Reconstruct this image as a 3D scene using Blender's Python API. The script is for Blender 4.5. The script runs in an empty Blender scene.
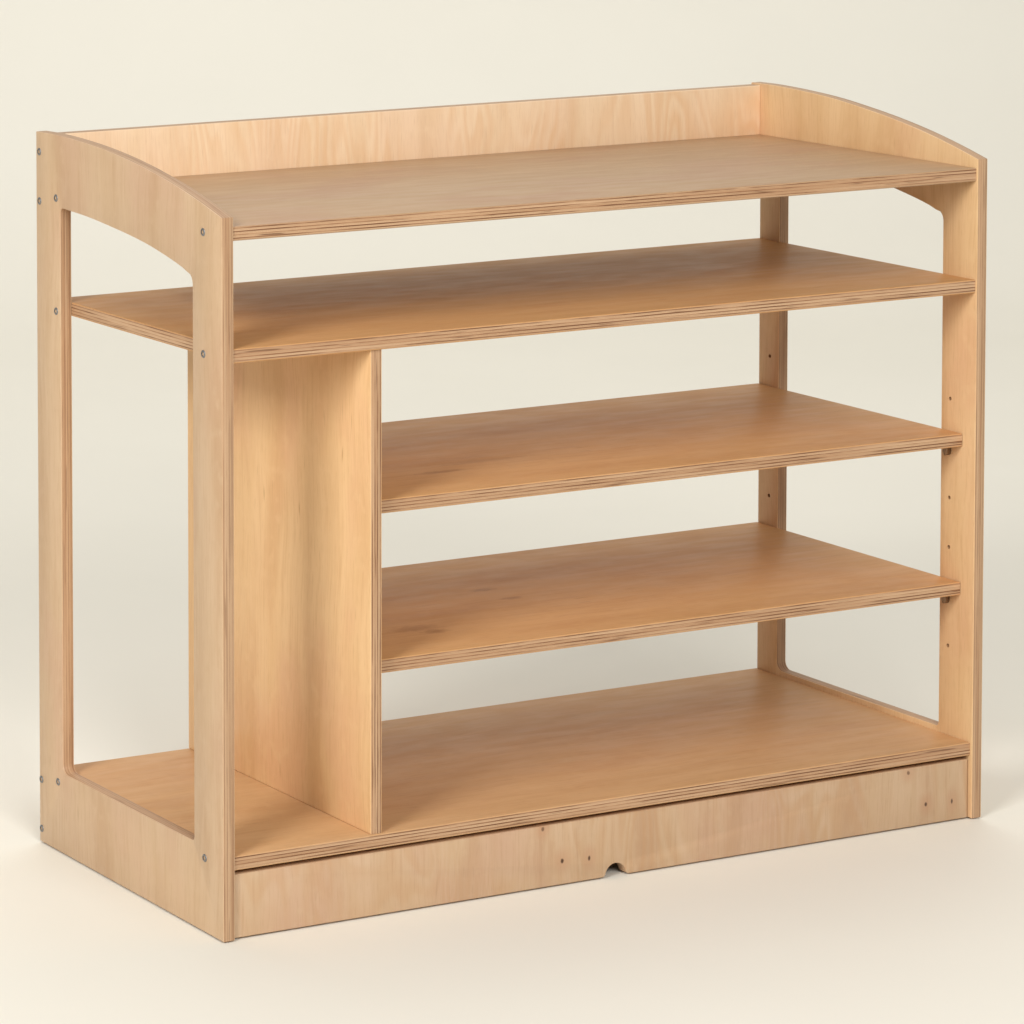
import bpy, bmesh, math, random
from mathutils import Vector, Matrix

scene = bpy.context.scene
COL = scene.collection
random.seed(4)

# ------------------------------------------------------------------ dimensions (metres)
W, T = 1.200, 0.0174
DEEP = 0.464            # side panels, back to front
INNER = 0.443           # depth of the shelves
RX = W - T              # inner face of the right-hand side panel
ST = 0.0181             # shelf thickness
Z1, Z2, Z3, Z4, Z5 = 0.8888, 0.7375, 0.5247, 0.3206, 0.1044
XD = 0.2192             # divider, left face


# ------------------------------------------------------------------ node helpers
class NT:
    def __init__(self, mat):
        mat.use_nodes = True
        self.t = mat.node_tree
        self.b = next(n for n in self.t.nodes if n.type == 'BSDF_PRINCIPLED')

    def n(self, kind, **kw):
        nd = self.t.nodes.new(kind)
        for k, v in kw.items():
            setattr(nd, k, v)
        return nd

    def put(self, sock, v):
        if hasattr(v, 'is_output'):
            self.t.links.new(v, sock)
        else:
            sock.default_value = v

    def math(self, op, a, b=None, c=None, clamp=False):
        nd = self.n('ShaderNodeMath', operation=op, use_clamp=clamp)
        self.put(nd.inputs[0], a)
        if b is not None:
            self.put(nd.inputs[1], b)
        if c is not None:
            self.put(nd.inputs[2], c)
        return nd.outputs[0]

    def xyz(self, x, y, z=0.0):
        nd = self.n('ShaderNodeCombineXYZ')
        self.put(nd.inputs[0], x); self.put(nd.inputs[1], y); self.put(nd.inputs[2], z)
        return nd.outputs[0]

    def noise(self, vec, scale=1.0, detail=3.0, rough=0.5, dist=0.0):
        nd = self.n('ShaderNodeTexNoise')
        self.put(nd.inputs['Vector'], vec)
        nd.inputs['Scale'].default_value = scale
        nd.inputs['Detail'].default_value = detail
        nd.inputs['Roughness'].default_value = rough
        nd.inputs['Distortion'].default_value = dist
        return nd.outputs['Fac']

    def step(self, v, lo, hi, a=0.0, b=1.0):
        nd = self.n('ShaderNodeMapRange', interpolation_type='SMOOTHSTEP')
        self.put(nd.inputs[0], v)
        nd.inputs[1].default_value = lo; nd.inputs[2].default_value = hi
        nd.inputs[3].default_value = a; nd.inputs[4].default_value = b
        return nd.outputs[0]

    def mix(self, f, a, b, blend='MIX'):
        nd = self.n('ShaderNodeMix', data_type='RGBA', blend_type=blend)
        self.put(nd.inputs[0], f); self.put(nd.inputs[6], a); self.put(nd.inputs[7], b)
        return nd.outputs[2]

    def uv(self):
        s = self.n('ShaderNodeSeparateXYZ')
        self.t.links.new(self.n('ShaderNodeUVMap').outputs[0], s.inputs[0])
        return s.outputs[0], s.outputs[1]

    def bump(self, h, dist, strength=1.0):
        nd = self.n('ShaderNodeBump')
        nd.inputs['Strength'].default_value = strength
        nd.inputs['Distance'].default_value = dist
        self.put(nd.inputs['Height'], h)
        self.t.links.new(nd.outputs[0], self.b.inputs['Normal'])


def c4(r, g, b):
    return (r, g, b, 1.0)


LIGHT = c4(0.620, 0.440, 0.268)
PALE = c4(0.655, 0.475, 0.302)
PINK = c4(0.605, 0.392, 0.258)
TAN = c4(0.520, 0.325, 0.182)
FLECK = c4(0.33, 0.18, 0.078)


def veneer(name, flame=0.0, flecks=0.5, knots=(), tint=(1, 1, 1), rough=0.42, streak=1.0, spec=0.4, pink=1.0):
    """birch face veneer: UV in metres, the grain runs along V"""
    m = bpy.data.materials.new(name)
    k = NT(m)
    u, v = k.uv()
    # gentle wander of the grain
    wob = k.noise(k.xyz(k.math('MULTIPLY', u, 5.0), k.math('MULTIPLY', v, 3.0)), detail=2)
    uu = k.math('ADD', u, k.math('MULTIPLY', k.math('SUBTRACT', wob, 0.5), 0.05))
    broad = k.noise(k.xyz(k.math('MULTIPLY', uu, 26.0), k.math('MULTIPLY', v, 3.2)), detail=3)
    col = k.mix(k.step(broad, 0.36, 0.66), LIGHT, PALE)
    blot = k.noise(k.xyz(k.math('MULTIPLY', uu, 9.0), k.math('MULTIPLY', v, 4.5), 3.7), detail=2)
    col = k.mix(k.step(blot, 0.45, 0.70, 0.0, 0.75 * pink), col, PINK)
    blot2 = k.noise(k.xyz(k.math('MULTIPLY', uu, 13.0), k.math('MULTIPLY', v, 2.2), 9.1), detail=3)
    col = k.mix(k.step(blot2, 0.50, 0.72, 0.0, 0.55 * streak), col, TAN)
    # annual-ring streaks
    ring = k.noise(k.xyz(k.math('MULTIPLY', uu, 120.0), k.math('MULTIPLY', v, 4.0), 5.0), detail=4, rough=0.6)
    col = k.mix(k.step(ring, 0.52, 0.74, 0.0, 0.42 * streak), col, TAN)
    fine = k.noise(k.xyz(k.math('MULTIPLY', uu, 330.0), k.math('MULTIPLY', v, 10.0), 17.0), detail=3, rough=0.6)
    col = k.mix(k.step(fine, 0.48, 0.72, 0.0, 0.40 * min(1.0, streak + 0.1)), col, TAN)
    # little ripples of figure across the grain
    rip = k.noise(k.xyz(k.math('MULTIPLY', u, 55.0), k.math('MULTIPLY', v, 38.0), 27.0), detail=3)
    col = k.mix(k.step(rip, 0.50, 0.74, 0.0, 0.42), col, PALE)
    # pores
    pore = k.noise(k.xyz(k.math('MULTIPLY', u, 900.0), k.math('MULTIPLY', v, 40.0), 1.0), detail=2)
    col = k.mix(k.step(pore, 0.55, 0.75, 0.0, 0.22), col, FLECK)
    if flame:
        # cathedral figure: long distorted contour lines
        big = k.noise(k.xyz(k.math('MULTIPLY', u, 9.5), k.math('MULTIPLY', v, 2.2), 12.0), detail=2, dist=0.35)
        fr = k.math('FRACT', k.math('MULTIPLY', big, 17.0))
        line = k.math('MULTIPLY', k.step(fr, 0.0, 0.62), k.step(fr, 0.66, 0.98, 1.0, 0.0))
        msk = k.step(k.noise(k.xyz(k.math('MULTIPLY', u, 7.0), k.math('MULTIPLY', v, 3.0), 21.0), detail=1), 0.36, 0.58)
        col = k.mix(k.math('MULTIPLY', k.math('MULTIPLY', line, msk), flame), col, c4(0.56, 0.33, 0.16))
    # short dark flecks along the grain
    fl = k.noise(k.xyz(k.math('MULTIPLY', u, 190.0), k.math('MULTIPLY', v, 17.0), 7.0), detail=1)
    gate = k.step(k.noise(k.xyz(k.math('MULTIPLY', u, 14.0), k.math('MULTIPLY', v, 8.0), 31.0), detail=1), 0.50, 0.68)
    col = k.mix(k.math('MULTIPLY', k.math('MULTIPLY', k.step(fl, 0.66, 0.80), gate), flecks), col, FLECK)
    for (ku, kv, ru, rv, s) in knots:
        du = k.math('DIVIDE', k.math('SUBTRACT', u, ku), ru)
        dv = k.math('DIVIDE', k.math('SUBTRACT', v, kv), rv)
        d = k.math('SQRT', k.math('ADD', k.math('MULTIPLY', du, du), k.math('MULTIPLY', dv, dv)))
        d = k.math('ADD', d, k.math('MULTIPLY', k.math('SUBTRACT', k.noise(k.xyz(k.math('MULTIPLY', u, 160.0), k.math('MULTIPLY', v, 90.0)), detail=2), 0.5), 0.9))
        if ru < 0.006:      # pinkish halo round a pin knot
            col = k.mix(k.step(d, 1.0, 7.0, 0.5, 0.0), col, c4(0.56, 0.32, 0.18))
        col = k.mix(k.step(d, 0.55 if ru < 0.006 else 0.1, 1.2, s, 0.0), col, c4(0.075, 0.030, 0.012) if ru < 0.006 else c4(0.23, 0.105, 0.038))
    if tint != (1, 1, 1):
        col = k.mix(1.0, col, c4(*tint), 'MULTIPLY')
    k.put(k.b.inputs['Base Color'], col)
    rg = k.noise(k.xyz(k.math('MULTIPLY', u, 60.0), k.math('MULTIPLY', v, 12.0), 2.0), detail=2)
    k.put(k.b.inputs['Roughness'], k.step(rg, 0.3, 0.7, rough - 0.05, rough + 0.06))
    k.b.inputs['Specular IOR Level'].default_value = spec
    k.bump(k.noise(k.xyz(k.math('MULTIPLY', u, 500.0), k.math('MULTIPLY', v, 25.0)), detail=3), 0.00012, 0.6)
    return m


def plyedge(name, contrast=1.0, tint=1.0):
    """cut edge of the plywood: U runs along the edge, V across the thickness (0..1)"""
    m = bpy.data.materials.new(name)
    k = NT(m)
    u, v = k.uv()
    wob = k.noise(k.xyz(k.math('MULTIPLY', u, 9.0), k.math('MULTIPLY', v, 1.5)), detail=3)
    vv = k.math('ADD', v, k.math('MULTIPLY', k.math('SUBTRACT', wob, 0.5), 0.07))
    ply = k.math('ADD', k.math('MULTIPLY', vv, 4.4), 0.12)
    fr = k.math('FRACT', ply)
    idx = k.math('FLOOR', ply)
    tone = k.noise(k.xyz(k.math('MULTIPLY', u, 2.3), k.math('MULTIPLY', idx, 7.31), 4.0), detail=2)
    tone2 = k.noise(k.xyz(k.math('MULTIPLY', u, 7.0), k.math('MULTIPLY', idx, 3.17), 14.0), detail=4, rough=0.6)
    # end-grain plies (darker, brown) alternate with long-grain plies (pale)
    endg = k.math('MULTIPLY', k.step(fr, 0.50, 0.58), k.step(fr, 0.88, 0.97, 1.0, 0.0))
    col = k.mix(k.step(tone, 0.35, 0.68), c4(0.66, 0.430, 0.255), c4(0.53, 0.310, 0.168))
    dark = k.mix(k.step(tone2, 0.38, 0.66), c4(0.42, 0.215, 0.105), c4(0.200, 0.084, 0.034))
    amt = k.math('MULTIPLY', endg, k.step(tone2, 0.25, 0.58, 0.18 * contrast, 1.0 * contrast), clamp=True)
    col = k.mix(amt, col, dark)
    # glue lines
    gl = k.step(k.math('ABSOLUTE', k.math('SUBTRACT', fr, 0.20)), 0.0, 0.07, 1.0, 0.0)
    col = k.mix(k.math('MULTIPLY', gl, 0.5 * contrast), col, c4(0.22, 0.095, 0.04))
    # voids and bits of knot in the core plies
    vd = k.noise(k.xyz(k.math('MULTIPLY', u, 12.0), k.math('MULTIPLY', v, 5.0), 40.0), detail=2)
    col = k.mix(k.step(vd, 0.61, 0.74, 0.0, 0.75 * contrast), col, c4(0.14, 0.055, 0.022))
    fib = k.noise(k.xyz(k.math('MULTIPLY', u, 420.0), k.math('MULTIPLY', v, 60.0)), detail=2)
    col = k.mix(k.step(fib, 0.5, 0.8, 0.0, 0.3), col, c4(0.30, 0.16, 0.08))
    if tint != 1.0:
        col = k.mix(1.0, col, c4(tint, tint, tint), 'MULTIPLY')
    k.put(k.b.inputs['Base Color'], col)
    k.b.inputs['Roughness'].default_value = 0.5
    k.b.inputs['Specular IOR Level'].default_value = 0.4
    k.bump(k.math('ADD', fr, fib), 0.0002, 0.5)
    return m


# ------------------------------------------------------------------ board builder
def area2(p):
    return sum(p[i][0] * p[(i + 1) % len(p)][1] - p[(i + 1) % len(p)][0] * p[i][1] for i in range(len(p)))


def offset(loop, d):
    """move a closed CCW loop inwards (to its left) by d, mitred"""
    n = len(loop)
    out = []
    for i in range(n):
        p, a, b = Vector(loop[i]), Vector(loop[i - 1]), Vector(loop[(i + 1) % n])
        e1 = (p - a).normalized(); e2 = (b - p).normalized()
        n1 = Vector((-e1.y, e1.x)); n2 = Vector((-e2.y, e2.x))
        s = n1 + n2
        k = 2.0 / max(s.length_squared, 0.5)
        out.append(p + s * k * d)
    return out


def board(name, outer, thick, frame, mats, parent, holes=(), blind=(), grain='v', r=0.0013, uvoff=None, depth=0.004):
    """A plywood board cut to an outline. outer/holes are 2D loops; frame(a, b, w) gives the 3D point,
    w running 0..thick. blind: (a, b, radius) holes drilled into the face at w = 0."""
    bm = bmesh.new()
    uvl = bm.loops.layers.uv.new('UVMap')
    if uvoff is None:
        uvoff = (random.uniform(2, 9), random.uniform(2, 9))
    if area2(outer) < 0:
        outer = outer[::-1]
    loops = [outer] + [h if area2(h) < 0 else h[::-1] for h in holes]
    prof = [(0.0, r), (r * 0.3, r * 0.3), (r, 0.0), (thick - r, 0.0), (thick - r * 0.3, r * 0.3), (thick, r)]

    def faceuv(a, b):
        return (a + uvoff[0], b + uvoff[1]) if grain == 'v' else (b + uvoff[0], a + uvoff[1])

    info = {}
    rims0, rims1 = [], []
    for lp in loops:
        n = len(lp)
        rings = []
        for (w, o) in prof:
            pts = offset(lp, o) if o else [Vector(p) for p in lp]
            ring = []
            for p in pts:
                vtx = bm.verts.new(frame(p.x, p.y, w)); info[vtx] = (p.x, p.y, w); ring.append(vtx)
            rings.append(ring)
        s = [0.0]
        for i in range(n):
            s.append(s[-1] + (Vector(lp[(i + 1) % n]) - Vector(lp[i])).length)
        for j in range(len(prof) - 1):
            for i in range(n):
                q = (rings[j][i], rings[j][(i + 1) % n], rings[j + 1][(i + 1) % n], rings[j + 1][i])
                f = bm.faces.new(q)
                f.smooth = True
                mid = j == 2
                f.material_index = 1 if mid else 0
                for l, (si, wj) in zip(f.loops, ((i, j), (i + 1, j), (i + 1, j + 1), (i, j + 1))):
                    if mid:
                        l[uvl].uv = (s[si] + uvoff[0], prof[wj][0] / thick)
                    else:
                        a, b, w = info[l.vert]
                        l[uvl].uv = faceuv(a, b)
        rims0.append(rings[0]); rims1.append(rings[-1])
    extra = []
    for (a, b, rad) in blind:
        ring = []
        bot = []
        for i in range(14):
            t = -2 * math.pi * i / 14
            p = (a + rad * math.cos(t), b + rad * math.sin(t))
            v0 = bm.verts.new(frame(p[0], p[1], 0.0)); info[v0] = (p[0], p[1], 0.0)
            v1 = bm.verts.new(frame(p[0], p[1], depth)); info[v1] = (p[0], p[1], depth)
            ring.append(v0); bot.append(v1)
        for i in range(14):
            f = bm.faces.new((ring[i], ring[(i + 1) % 14], bot[(i + 1) % 14], bot[i])); f.material_index = 2
            for l in f.loops:
                l[uvl].uv = faceuv(info[l.vert][0], info[l.vert][1])
        f = bm.faces.new(bot); f.material_index = 2
        for l in f.loops:
            l[uvl].uv = faceuv(info[l.vert][0], info[l.vert][1])
        extra.append(ring)
    for rims in (rims0 + extra, rims1):
        edges = set()
        for ring in rims:
            for i in range(len(ring)):
                e = bm.edges.get((ring[i], ring[(i + 1) % len(ring)])) or bm.edges.new((ring[i], ring[(i + 1) % len(ring)]))
                edges.add(e)
        res = bmesh.ops.triangle_fill(bm, use_beauty=True, use_dissolve=False, edges=list(edges))
        for f in res['geom']:
            if isinstance(f, bmesh.types.BMFace):
                f.material_index = 0
                for l in f.loops:
                    l[uvl].uv = faceuv(info[l.vert][0], info[l.vert][1])
    bmesh.ops.recalc_face_normals(bm, faces=bm.faces[:])
    me = bpy.data.meshes.new(name)
    bm.to_mesh(me); bm.free()
    me.set_sharp_from_angle(angle=math.radians(28))
    for m in mats:
        me.materials.append(m)
    o = bpy.data.objects.new(name, me)
    COL.objects.link(o)
    o.parent = parent
    return o


def fillet(pts, radii, seg=6):
    """round the corners of a polygon"""
    out = []
    n = len(pts)
    for i in range(n):
        p = Vector(pts[i]); r = radii[i]
        if r <= 0:
            out.append((p.x, p.y)); continue
        a = (Vector(pts[i - 1]) - p).normalized(); b = (Vector(pts[(i + 1) % n]) - p).normalized()
        ang = a.angle(b)
        t = r / math.tan(ang / 2)
        c = p + (a + b).normalized() * (r / math.sin(ang / 2))
        s = p + a * t - c; e = p + b * t - c
        tot = s.angle_signed(e)
        for j in range(seg + 1):
            th = -tot * j / seg
            q = c + Vector((s.x * math.cos(th) - s.y * math.sin(th), s.x * math.sin(th) + s.y * math.cos(th)))
            out.append((q.x, q.y))
    return out


def interp(table, y):
    """monotone cubic through the (y, z) table"""
    n = len(table)
    d = [(table[i + 1][1] - table[i][1]) / (table[i + 1][0] - table[i][0]) for i in range(n - 1)]
    m = [d[0]] + [(d[i - 1] + d[i]) / 2 for i in range(1, n - 1)] + [d[-1]]
    for i in range(n - 1):
        if table[i][0] <= y <= table[i + 1][0]:
            h = table[i + 1][0] - table[i][0]
            t = (y - table[i][0]) / h
            return ((2 * t ** 3 - 3 * t ** 2 + 1) * table[i][1] + (t ** 3 - 2 * t ** 2 + t) * h * m[i]
                    + (-2 * t ** 3 + 3 * t ** 2) * table[i + 1][1] + (t ** 3 - t ** 2) * h * m[i + 1])
    return table[-1][1] if y > table[-1][0] else table[0][1]


TOP = [(0.0, 0.9005), (0.04, 0.9117), (0.10, 0.9262), (0.16, 0.9378), (0.22, 0.9470), (0.29, 0.9545), (0.36, 0.9588), (0.42, 0.9602), (0.464, 0.9592)]
CUT = [(0.075, 0.8210), (0.086, 0.8253), (0.102, 0.8298), (0.135, 0.8372), (0.177, 0.8452), (0.223, 0.8514), (0.270, 0.8563), (0.328, 0.8614), (0.389, 0.8642)]


TOP_R = TOP[:5] + [(0.29, 0.9556), (0.36, 0.9604), (0.42, 0.9625), (0.464, 0.9622)]


def side_outline(notched):
    tab = TOP_R if notched else TOP
    top = [(DEEP * i / 28, interp(tab, DEEP * i / 28)) for i in range(29)]
    pts = [(0.0, 0.0)]
    if notched:     # the rear post is set back below the rear board
        pts += [(INNER, 0.0), (INNER, Z1 - ST - 0.004), (DEEP, Z1 - ST - 0.004)]
    else:
        pts += [(DEEP, 0.0)]
    return pts + top[::-1]


def side_cutout(y0=0.0680, zb=0.1085):
    y1 = 0.4005
    ys = [0.079 + (0.3905 - 0.079) * i / 24 for i in range(25)]
    top = [(y, interp(CUT, y)) for y in ys]
    body = [(y0, zb), (y1, zb), (y1, 0.8645)] + top[::-1] + [(y0, 0.8125)]
    rad = [0.006, 0.012, 0.008] + [0] * len(top) + [0]
    f = fillet(body, rad)
    # round the front top corner by hand
    return f[:-1] + [(y0 + 0.0060, 0.8212), (y0 + 0.0027, 0.8180), (y0 + 0.0009, 0.8143), (y0, 0.8100)]


def rect(a0, b0, a1, b1):
    return [(a0, b0), (a1, b0), (a1, b1), (a0, b1)]


# ------------------------------------------------------------------ materials
EDGE = plyedge('birch_ply_edge', tint=0.9)
EDGE_SOFT = plyedge('birch_ply_edge_soft', contrast=0.5, tint=0.82)
SIDE = veneer('birch_veneer_side', flecks=0.35, tint=(0.91, 0.88, 0.865), pink=0.8)
SIDE_BOUNCE = veneer('birch_veneer_side_bounce', flecks=0.3, tint=(1.08, 1.01, 0.86), spec=0.3)  # same birch, with wood-bounced light inside the bays put into the tint
DIV = veneer('birch_veneer_divider', flecks=0.85, tint=(1.18, 1.07, 0.87), spec=0.3)  # brighter orange tint paints in the bounce within the compartments
SHELF_SHADE = (0.94, 0.735, 0.52)  # shade and repeated wood bounce between the shelves, painted as a tint
BASE = veneer('birch_veneer_base', flecks=0.25, rough=0.45, tint=(0.93, 0.77, 0.60), spec=0.13, streak=0.8, pink=0.3)  # milder painted shade for the bottom shelf
TOPS = veneer('birch_veneer_top', flecks=0.12, rough=0.42, tint=(0.68, 0.60, 0.53), spec=0.4, streak=0.15)
SHELF = veneer('birch_veneer_shelf', flecks=0.30, rough=0.45, tint=(0.90, 0.69, 0.475), spec=0.07, streak=0.6, pink=0.3)  # tint carries painted shade and bounce for the second shelf
SHELF_MID = veneer('birch_veneer_streaked', flecks=0.45, rough=0.45, tint=SHELF_SHADE, spec=0.11, streak=0.8, pink=0.3,
                   knots=((5.130, 5.412, 0.009, 0.045, 0.40), (5.165, 5.500, 0.012, 0.080, 0.25)))
SHELF_LOW = veneer('birch_veneer_stained', flecks=0.45, rough=0.45, tint=SHELF_SHADE, spec=0.11, streak=0.8, pink=0.3,
                   knots=((5.272, 5.579, 0.009, 0.026, 0.38), (5.218, 5.587, 0.008, 0.022, 0.40), (5.137, 5.375, 0.018, 0.045, 0.38), (5.112, 5.392, 0.012, 0.022, 0.42)))
BACK = veneer('birch_veneer_flame', tint=(1.33, 1.38, 1.45), pink=0.35, streak=0.6, flame=0.42, flecks=0.15)  # tint raised to paint in stronger light near the top
PLINTH = veneer('birch_veneer_knotty', tint=(0.88, 0.85, 0.85), flecks=0.25, streak=1.3, flame=0.36, knots=(  # tint lowered to paint in weaker light near the floor
    (5.4817, 5.0768, 0.0024, 0.0030, 0.7), (5.5123, 5.0308, 0.0027, 0.0036, 0.95), (5.5547, 5.0290, 0.0023, 0.0037, 0.9),
    (6.0782, 5.0745, 0.0027, 0.0029, 0.65), (6.1087, 5.0280, 0.0026, 0.0032, 0.9), (6.1536, 5.0263, 0.0021, 0.0042, 0.9)))
HOLE = bpy.data.materials.new('drilled_hole')
k = NT(HOLE)
k.put(k.b.inputs['Base Color'], k.mix(k.noise(k.xyz(*[k.math('MULTIPLY', q, 300.0) for q in k.uv()])), c4(0.36, 0.20, 0.09), c4(0.44, 0.26, 0.13)))
k.b.inputs['Roughness'].default_value = 0.8

STEEL = bpy.data.materials.new('zinc_plated_steel')
k = NT(STEEL)
tc = k.n('ShaderNodeTexCoord')
k.put(k.b.inputs['Base Color'], k.mix(k.noise(tc.outputs['Object'], 900.0), c4(0.16, 0.16, 0.165), c4(0.30, 0.30, 0.30)))
k.b.inputs['Metallic'].default_value = 0.7
k.b.inputs['Roughness'].default_value = 0.42
SOCKET = bpy.data.materials.new('dark_socket')
k = NT(SOCKET)
tc = k.n('ShaderNodeTexCoord')
k.put(k.b.inputs['Base Color'], k.mix(k.noise(tc.outputs['Object'], 700.0), c4(0.05, 0.04, 0.035), c4(0.12, 0.10, 0.085)))
k.b.inputs['Roughness'].default_value = 0.6

# ------------------------------------------------------------------ the unit
unit = bpy.data.objects.new('shelving_unit', None)
COL.objects.link(unit)
unit['label'] = 'pale birch plywood open shelving unit with curved top sides and a tall side compartment'
unit['category'] = 'shelf unit'

LIFT = 0.0
FLOOR = -0.0022         # the boards stand a hair clear of the floor
left = board('side_panel', side_outline(False), T, lambda a, b, w: (w, a, b + LIFT), (SIDE, EDGE_SOFT, HOLE), unit, holes=[side_cutout()])
HZ = [0.2275 + 0.0681 * i for i in range(6)]
drill = [(y, z, 0.0027) for z in HZ for y in (0.048, 0.419)]
right = board('side_panel', side_outline(True), T, lambda a, b, w: (RX + w, a, b + LIFT), (SIDE_BOUNCE, EDGE_SOFT, HOLE), unit, holes=[side_cutout(0.0652, 0.1115)],
              blind=drill)

EPS = 0.0002


def shelf(z, x0, x1, y0, mat, edge=EDGE, off=None):
    # outline in (x, y), w runs downwards from the top face; grain along x
    return board('shelf', rect(x0 + EPS, y0, x1 - EPS, INNER - EPS), ST, lambda a, b, w: (a, b, z - w), (mat, edge, HOLE), unit, grain='u', uvoff=off)


shelf(Z1, T, RX, 0.0022, TOPS)
shelf(Z2, T, RX, 0.0022, SHELF)
shelf(Z3, XD + T + 0.001, RX - 0.001, 0.0232, SHELF_MID, off=(5.0, 5.0))
shelf(Z4, XD + T + 0.001, RX - 0.001, 0.0242, SHELF_LOW, off=(5.0, 5.0))
shelf(Z5, T, RX, 0.0034, BASE)

board('divider', rect(0.0058, Z5 + EPS, INNER - EPS, Z2 - ST - EPS), T, lambda a, b, w: (XD + T - w, a, b), (DIV, EDGE, HOLE), unit,
      blind=[(y, z, 0.0027) for z in HZ for y in (0.060, 0.419)])
board('back_board', [(T + EPS, Z1 - ST - 0.004), (RX - EPS, Z1 - ST - 0.004), (RX - EPS, 0.9598), (T + EPS, 0.9562)], T + 0.003, lambda a, b, w: (a, INNER + w, b), (BACK, EDGE_SOFT, HOLE), unit)


def plinth(x0, x1, y, z1, cable):
    pts = [(x1, z1), (x0, z1), (x0, 0.0)]
    if cable:
        cx, r = 0.5972, 0.0165
        pts += [(cx - r - 0.004, 0.0), (cx - r - 0.0012, 0.0012)]
        for i in range(1, 16):
            t = math.pi - math.pi * i / 16
            pts.append((cx + r * math.cos(t), r * math.sin(t)))
        pts += [(cx + r + 0.0012, 0.0012), (cx + r + 0.004, 0.0)]
    pts.append((x1, 0.0))
    return board('plinth', pts, T, lambda a, b, w: (a, y + w, b + LIFT), (PLINTH, EDGE_SOFT, HOLE), unit, uvoff=(5.0, 5.0), r=0.0018)


plinth(T + 0.0008, RX - 0.0016, 0.0055, 0.0808, True)
plinth(T + 0.0008, RX - 0.0008, INNER + 0.001, 0.0840, False)


def lathe_mesh(name, prof, seg, hexr, hexd, mats):
    """screw head: a turned profile (radius, height) round a hexagon socket, axis along z"""
    bm = bmesh.new()
    rings = [[bm.verts.new((r * math.cos(2 * math.pi * i / seg), r * math.sin(2 * math.pi * i / seg), h)) for i in range(seg)] for r, h in prof]

    def hexpt(i, h):
        t = 2 * math.pi * i / seg
        q = (t % (math.pi / 3)) - math.pi / 6
        r = hexr * math.cos(math.pi / 6) / math.cos(q)
        return (r * math.cos(t), r * math.sin(t), h)
    h0 = prof[-1][1]
    rings.append([bm.verts.new(hexpt(i, h0)) for i in range(seg)])
    rings.append([bm.verts.new(hexpt(i, h0 - hexd)) for i in range(seg)])
    for j in range(len(rings) - 1):
        for i in range(seg):
            f = bm.faces.new((rings[j][i], rings[j][(i + 1) % seg], rings[j + 1][(i + 1) % seg], rings[j + 1][i]))
            f.material_index = 1 if j == len(rings) - 2 else 0
            f.smooth = j < len(rings) - 3
    f = bm.faces.new(rings[-1]); f.material_index = 1
    f = bm.faces.new(rings[0][::-1])
    me = bpy.data.meshes.new(name)
    bm.to_mesh(me); bm.free()
    for m in mats:
        me.materials.append(m)
    return me


screw_me = lathe_mesh('screw', [(0.0050, -0.0015), (0.0050, 0.0003), (0.0045, 0.0008), (0.0034, 0.0010)], 24, 0.0029, 0.0024, (STEEL, SOCKET))
for i, (y, z) in enumerate([(0.4550, 0.9330), (0.4550, 0.8672), (0.4105, 0.8763), (0.0425, 0.8780), (0.4115, 0.7258), (0.0425, 0.7266),
                            (0.4585, 0.0850), (0.4130, 0.0935), (0.4585, 0.0180), (0.0428, 0.0940)]):
    s = bpy.data.objects.new('screw', screw_me)
    COL.objects.link(s)
    s.parent = left
    s.matrix_local = Matrix.Translation((0.0, y, z + LIFT)) @ Matrix.Rotation(-math.pi / 2, 4, 'Y') @ Matrix.Rotation(random.uniform(0, 1), 4, 'Z')


def pin_mesh():
    bm = bmesh.new()
    prof = [(0.0040, 0.0), (0.0040, 0.0075), (0.0035, 0.0085), (0.0024, 0.0088)]
    seg = 18
    rings = [[bm.verts.new((r * math.cos(2 * math.pi * i / seg), r * math.sin(2 * math.pi * i / seg), h)) for i in range(seg)] for r, h in prof]
    for j in range(len(rings) - 1):
        for i in range(seg):
            f = bm.faces.new((rings[j][i], rings[j][(i + 1) % seg], rings[j + 1][(i + 1) % seg], rings[j + 1][i])); f.smooth = True
    bm.faces.new(rings[-1]); bm.faces.new(rings[0][::-1])
    me = bpy.data.meshes.new('shelf_pin')
    bm.to_mesh(me); bm.free()
    me.materials.append(BRONZE)
    return me


BRONZE = bpy.data.materials.new('bronze_pin')
k = NT(BRONZE)
tc = k.n('ShaderNodeTexCoord')
k.put(k.b.inputs['Base Color'], k.mix(k.noise(tc.outputs['Object'], 500.0), c4(0.20, 0.12, 0.065), c4(0.32, 0.21, 0.13)))
k.b.inputs['Metallic'].default_value = 0.6
k.b.inputs['Roughness'].default_value = 0.4
pme = pin_mesh()
for zs in (Z3, Z4):
    for y in (0.0490, 0.419):
        for x, rot in ((RX - 0.0001, -math.pi / 2), (XD + T + 0.0001, math.pi / 2)):
            p = bpy.data.objects.new('shelf_pin', pme)
            COL.objects.link(p)
            p.parent = unit
            p.matrix_local = Matrix.Translation((x, y, zs - ST - 0.0082)) @ Matrix.Diagonal((1, 1, 2.0, 1)) @ Matrix.Rotation(rot, 4, 'Y')

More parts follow.
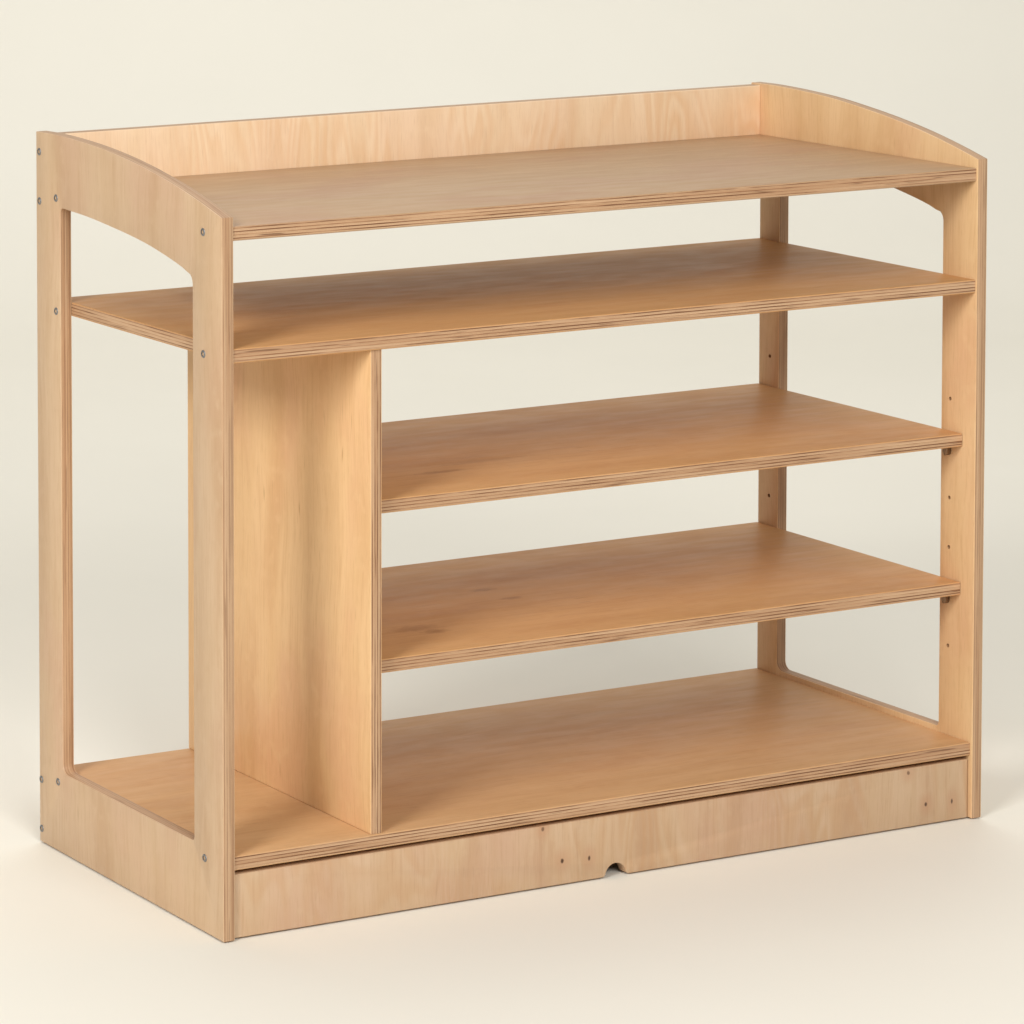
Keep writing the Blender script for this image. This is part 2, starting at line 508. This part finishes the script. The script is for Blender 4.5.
# ------------------------------------------------------------------ seamless paper sweep
def sweep():
    bm = bmesh.new()
    prof = [(-9.0, 0.0), (-4.0, 0.0), (0.0, 0.0), (1.5, 0.0), (3.8, 0.0)]
    R = 2.2
    for i in range(1, 25):
        t = math.pi / 2 * i / 24
        prof.append((3.8 + R * math.sin(t), R - R * math.cos(t)))
    prof += [(3.8 + R, 3.0), (3.8 + R, 5.5)]
    rows = []
    for (s, z) in prof:
        rows.append([bm.verts.new((x, s, z + FLOOR)) for x in (-9, -3, 0, 3, 6, 11)])
    for a, b in zip(rows, rows[1:]):
        for i in range(len(a) - 1):
            f = bm.faces.new((a[i], a[i + 1], b[i + 1], b[i])); f.smooth = True
    me = bpy.data.meshes.new('backdrop')
    bm.to_mesh(me); bm.free()
    m = bpy.data.materials.new('cream_paper')
    k = NT(m)
    tc = k.n('ShaderNodeTexCoord')
    k.put(k.b.inputs['Base Color'], k.mix(k.step(k.noise(tc.outputs['Object'], 2.5, 4), 0.3, 0.7), c4(0.856, 0.824, 0.732), c4(0.866, 0.834, 0.742)))
    k.b.inputs['Roughness'].default_value = 0.75
    k.b.inputs['Specular IOR Level'].default_value = 0.2
    me.materials.append(m)
    o = bpy.data.objects.new('backdrop', me)
    COL.objects.link(o)
    # faces across the line of sight, behind the unit
    o.matrix_world = Matrix.Translation((0.6, 0.25, 0)) @ Matrix.Rotation(math.radians(-24), 4, 'Z')
    o['kind'] = 'structure'
    o['label'] = 'seamless cream paper sweep forming floor and background'
    return o


sweep()

# ------------------------------------------------------------------ light
def area(name, loc, aim, size, size_y, power, col=(1, 1, 1)):
    l = bpy.data.lights.new(name, 'AREA')
    l.shape = 'RECTANGLE'; l.size = size; l.size_y = size_y
    l.energy = power; l.color = col
    o = bpy.data.objects.new(name, l)
    COL.objects.link(o)
    o.location = loc
    o.rotation_euler = (Vector(aim) - Vector(loc)).to_track_quat('-Z', 'Y').to_euler()
    return o


C0 = Vector((0.6, 0.2, 0.5))
kd = Vector((-2.1, -1.05, 1.25)).normalized()
area('key_softbox', C0 + kd * 9.0, C0, 2.3, 2.3, 455, (1.0, 0.99, 0.972))
area('fill_softbox', (-1.6, -6.2, 4.3), (0.6, 0.2, 0.5), 2.8, 2.4, 310, (1.0, 0.99, 0.975))
area('backdrop_fill', (2.0, 2.4, 5.4), (1.9, 2.5, 0.0), 5.0, 3.0, 105, (1.0, 0.99, 0.975))  # added lamp, evens out the light on floor and background

w = bpy.data.worlds.new('World')
scene.world = w
w.use_nodes = True
bg = w.node_tree.nodes['Background']
bg.inputs[0].default_value = (1.0, 0.985, 0.96, 1)
bg.inputs[1].default_value = 0.34

# ------------------------------------------------------------------ camera (shift lens)
F, CX, CY = 3842.055, -321.597, -72.212
yaw, pitch, roll = -0.4127210, -0.0641537, -0.0117683
cam = bpy.data.cameras.new('camera')
co = bpy.data.objects.new('camera', cam)
COL.objects.link(co)
fw = Vector((-math.sin(yaw) * math.cos(pitch), math.cos(yaw) * math.cos(pitch), math.sin(pitch)))
rt = Vector((math.cos(yaw), math.sin(yaw), 0))
up = rt.cross(fw)
r2 = math.cos(roll) * rt + math.sin(roll) * up
u2 = -math.sin(roll) * rt + math.cos(roll) * up
co.matrix_world = Matrix(((r2.x, u2.x, -fw.x, -2.469514), (r2.y, u2.y, -fw.y, -3.999306), (r2.z, u2.z, -fw.z, 1.562257), (0, 0, 0, 1)))
cam.sensor_width = 36
cam.lens = F / 1024 * 36
cam.shift_x = (512 - CX) / 1024
cam.shift_y = (CY - 512) / 1024
cam.clip_end = 200
cam.clip_start = 0.05
scene.camera = co

vs = scene.view_settings
scene.display_settings.display_device = 'sRGB'
vs.view_transform = 'Standard'
vs.look = 'None'
vs.exposure = -0.07
vs.gamma = 1
vs.use_curve_mapping = False
scene.cycles.use_denoising = True
scene.cycles.max_bounces = 10
scene.cycles.diffuse_bounces = 6
